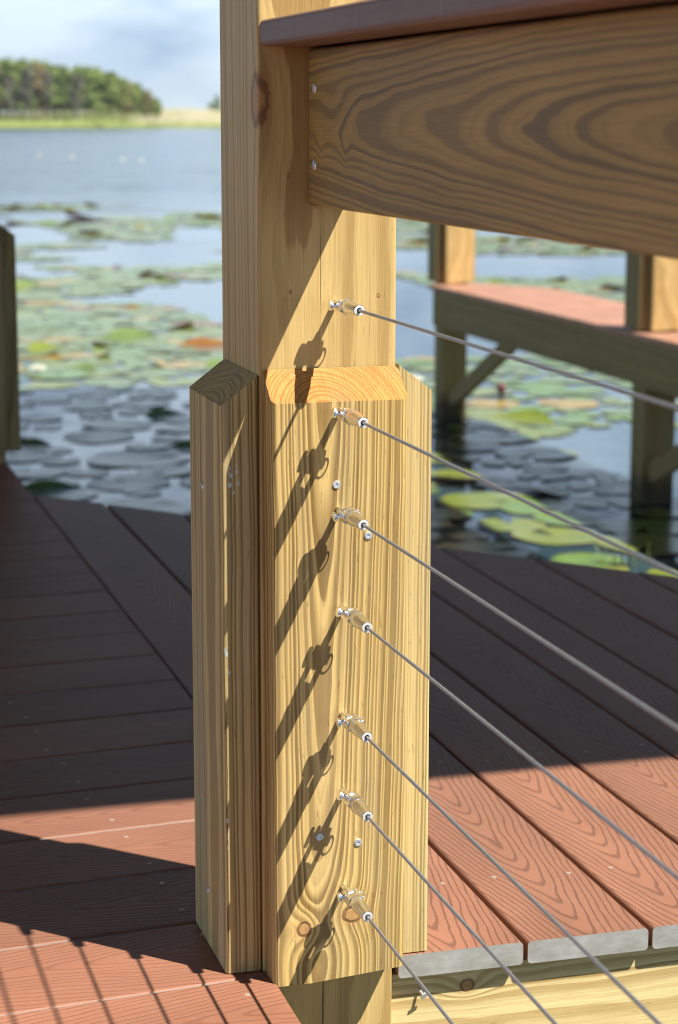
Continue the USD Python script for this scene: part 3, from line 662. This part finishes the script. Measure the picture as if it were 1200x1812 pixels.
def crown_mesh(seed, H, n=1500, base=.22, wide=.17):
    r_ = np.random.default_rng(seed); V, F = [], []
    lobes = [(r_.uniform(base, 1), r_.uniform(0, 6.28), r_.uniform(.2, 1.0)) for _ in range(34)]
    for k in range(n):
        t, a, q = lobes[r_.integers(len(lobes))]
        prof = math.sin(math.pi * min(1, (t - base) / (1 - base) * .82 + .16)) ** .8
        R_ = H * wide * prof * q
        c = np.array([R_ * math.cos(a), R_ * math.sin(a), H * t * .93]) + r_.normal(0, 1, 3) * np.array([.55, .55, .42]) * H / 13
        s = r_.uniform(.35, .75) * H / 13
        nn = np.array([math.cos(a), math.sin(a), .9]) * .9 + r_.normal(size=3) * .6; d1 = np.cross(nn, r_.normal(size=3)); d1 /= np.linalg.norm(d1); d2 = np.cross(nn, d1); d2 /= np.linalg.norm(d2)
        n0 = len(V); V += [c - d1 * s, c + d2 * s * .6, c + d1 * s, c - d2 * s * .6]; F += [[n0, n0 + 1, n0 + 2], [n0, n0 + 2, n0 + 3]]
    return np.array(V), np.array(F)
def trunk_mesh(seed, H):
    r_ = np.random.default_rng(seed); m = m3.Manifold.cylinder(H * .93, H * .016, H * .004, 9)
    for k in range(9):
        t = r_.uniform(.25, .85); a = r_.uniform(0, 360); L = H * .16 * (1.1 - t)
        m = m + m3.Manifold.cylinder(L, H * .006, H * .002, 6).rotate((0, 62, a)).translate((0, 0, H * t))
    return m
KIND = {}
TL = ['green', 'dark green', 'light green', 'russet']
def tree(px, dist, H, ci, seed, label, name='pine_tree', wide=.17, base=.22, bark=None):
    P = azpt(px, dist); zb = float(land(np.array([P[0]]), np.array([P[1]]))[0]) - .2
    key = (ci, seed % 4, name)
    if key not in KIND:
        t = thing(name, label, 'tree', (P[0], P[1], zb), group='trees of the wood on the far shore'); KIND[key] = (t, H)
        obj('trunk', trunk_mesh(seed, H), bark or BARK, t, smooth=40); obj('crown', crown_mesh(seed, H, wide=wide, base=base), CROWN[ci], t, smooth=False)
    else:
        src, h0 = KIND[key]; s = H / h0
        copy(src, name, (P[0], P[1], zb), (0, 0, (seed * 77) % 360), (s, s, s), label, 'tree', 'trees of the wood on the far shore')
def ytop(px): return float(np.interp(px, [-200, 0, 60, 110, 170, 200, 230, 250, 268, 280, 290], [108, 112, 113, 118, 124, 130, 145, 155, 165, 178, 190]))
r_ = np.random.default_rng(21)
k = 0
for row, (dd, step) in enumerate(((500, 13), (512, 14), (526, 15))):
    px = -60 + row * 5.0
    while px < 284 - row * 4:
        jit = r_.uniform(-3, 3); P = azpt(px + jit, dd + r_.uniform(-4, 4))
        D = float(np.linalg.norm(P - CAM[:2])); zb = float(land(np.array([P[0]]), np.array([P[1]]))[0])
        H = (213.8 - ytop(px)) / FPX * D * 1.0 + CAM[2] - zb; H = max(2.5, H * r_.uniform(.90, 1.06))
        w = r_.uniform()
        ci = 3 if w < .10 else 2 if (px > 140 and w < .62) else 1 if (px < 150 and w < .45) else 0
        rw = ('front', 'middle', 'back')[row]
        lb = f"{TL[ci]} pine in the {rw} rank of the far wood, near {('its left end', 'its left third', 'its middle', 'its right slope', 'its right tip')[int(np.clip((px + 60) / 70, 0, 4))]}"
        tree(px + jit, dd, H, ci, k, lb); k += 1; px += step * r_.uniform(.8, 1.2) * (1 if px < 200 else .75)
for px, h in ((18, 11.5), (46, 12.3), (52, 12.8), (84, 11.6), (134, 11.2), (140, 10.5)):
    P = azpt(px, 494); zb = float(land(np.array([P[0]]), np.array([P[1]]))[0]) - .2
    t = thing('bare_tree', f'pale bare trunk standing before the wood, at about {px} of the shore from the left', 'tree', (P[0], P[1], zb))
    meta(stage.GetPrimAtPath(t), 'pale grey bare tree in front of the wood, ' + {18: 'nearest the left edge', 46: 'left one of a close pair', 52: 'right one of a close pair', 84: 'single between two pairs', 134: 'left one of the right-hand pair', 140: 'right one of the right-hand pair'}[px])
    obj('trunk', trunk_mesh(px, h), BARKP, t, smooth=40); obj('crown', crown_mesh(px, h, 160, .35, .10), crownmat(f'twigs_{px}', (.20, .19, .15), (.26, .24, .19)), t, smooth=False)
tree(384, 540, 4.2, 1, 90, 'small dark round tree at the right end of the sandy bank', name='round_tree', wide=.30, base=.1)
tree(372, 546, 2.6, 1, 92, 'low dark bush-like tree beside the round tree on the sandy bank', name='round_tree', wide=.30, base=.1)
# shrubs and reeds along the bank
VV, FF, n0 = [], [], 0
for k in range(260):
    px = r_.uniform(-60, 400); dist = 484 + abs(r_.normal(0, 7)); P = azpt(px, dist); zb = float(land(np.array([P[0]]), np.array([P[1]]))[0])
    hh = r_.uniform(.5, 1.5) * (1.5 if 160 < px < 260 else 1); v, f = crown_mesh(k, hh * 1.4, 46, .0, .5)
    VV.append(v * [1.5, 1, 1] + [P[0], P[1], zb - .1]); FF.append(f + n0); n0 += len(v)
obj('shore_shrubs', (np.vstack(VV), np.vstack(FF)), crownmat('shrub_leaves', (.10, .16, .035), (.19, .24, .06)), smooth=False, kind='stuff', label='green shrubs and reeds massed along the far bank', cat='shrubs')

# ------------------------------------------------------------------ air
HZ = usdkit.material(stage, '/World/Looks/haze', {'v': ('principled_volume', {'color': (.80, .90, 1.0), 'density': HAZE, 'anisotropy': 0.0})}, [], volume='v.volume')
hb = trimesh.creation.box(bounds=[[-1320, -420, -4], [1620, 1830, 40]])
obj('haze', hb, HZ, smooth=False, kind='stuff', label='thin summer haze over the lake', cat='haze')
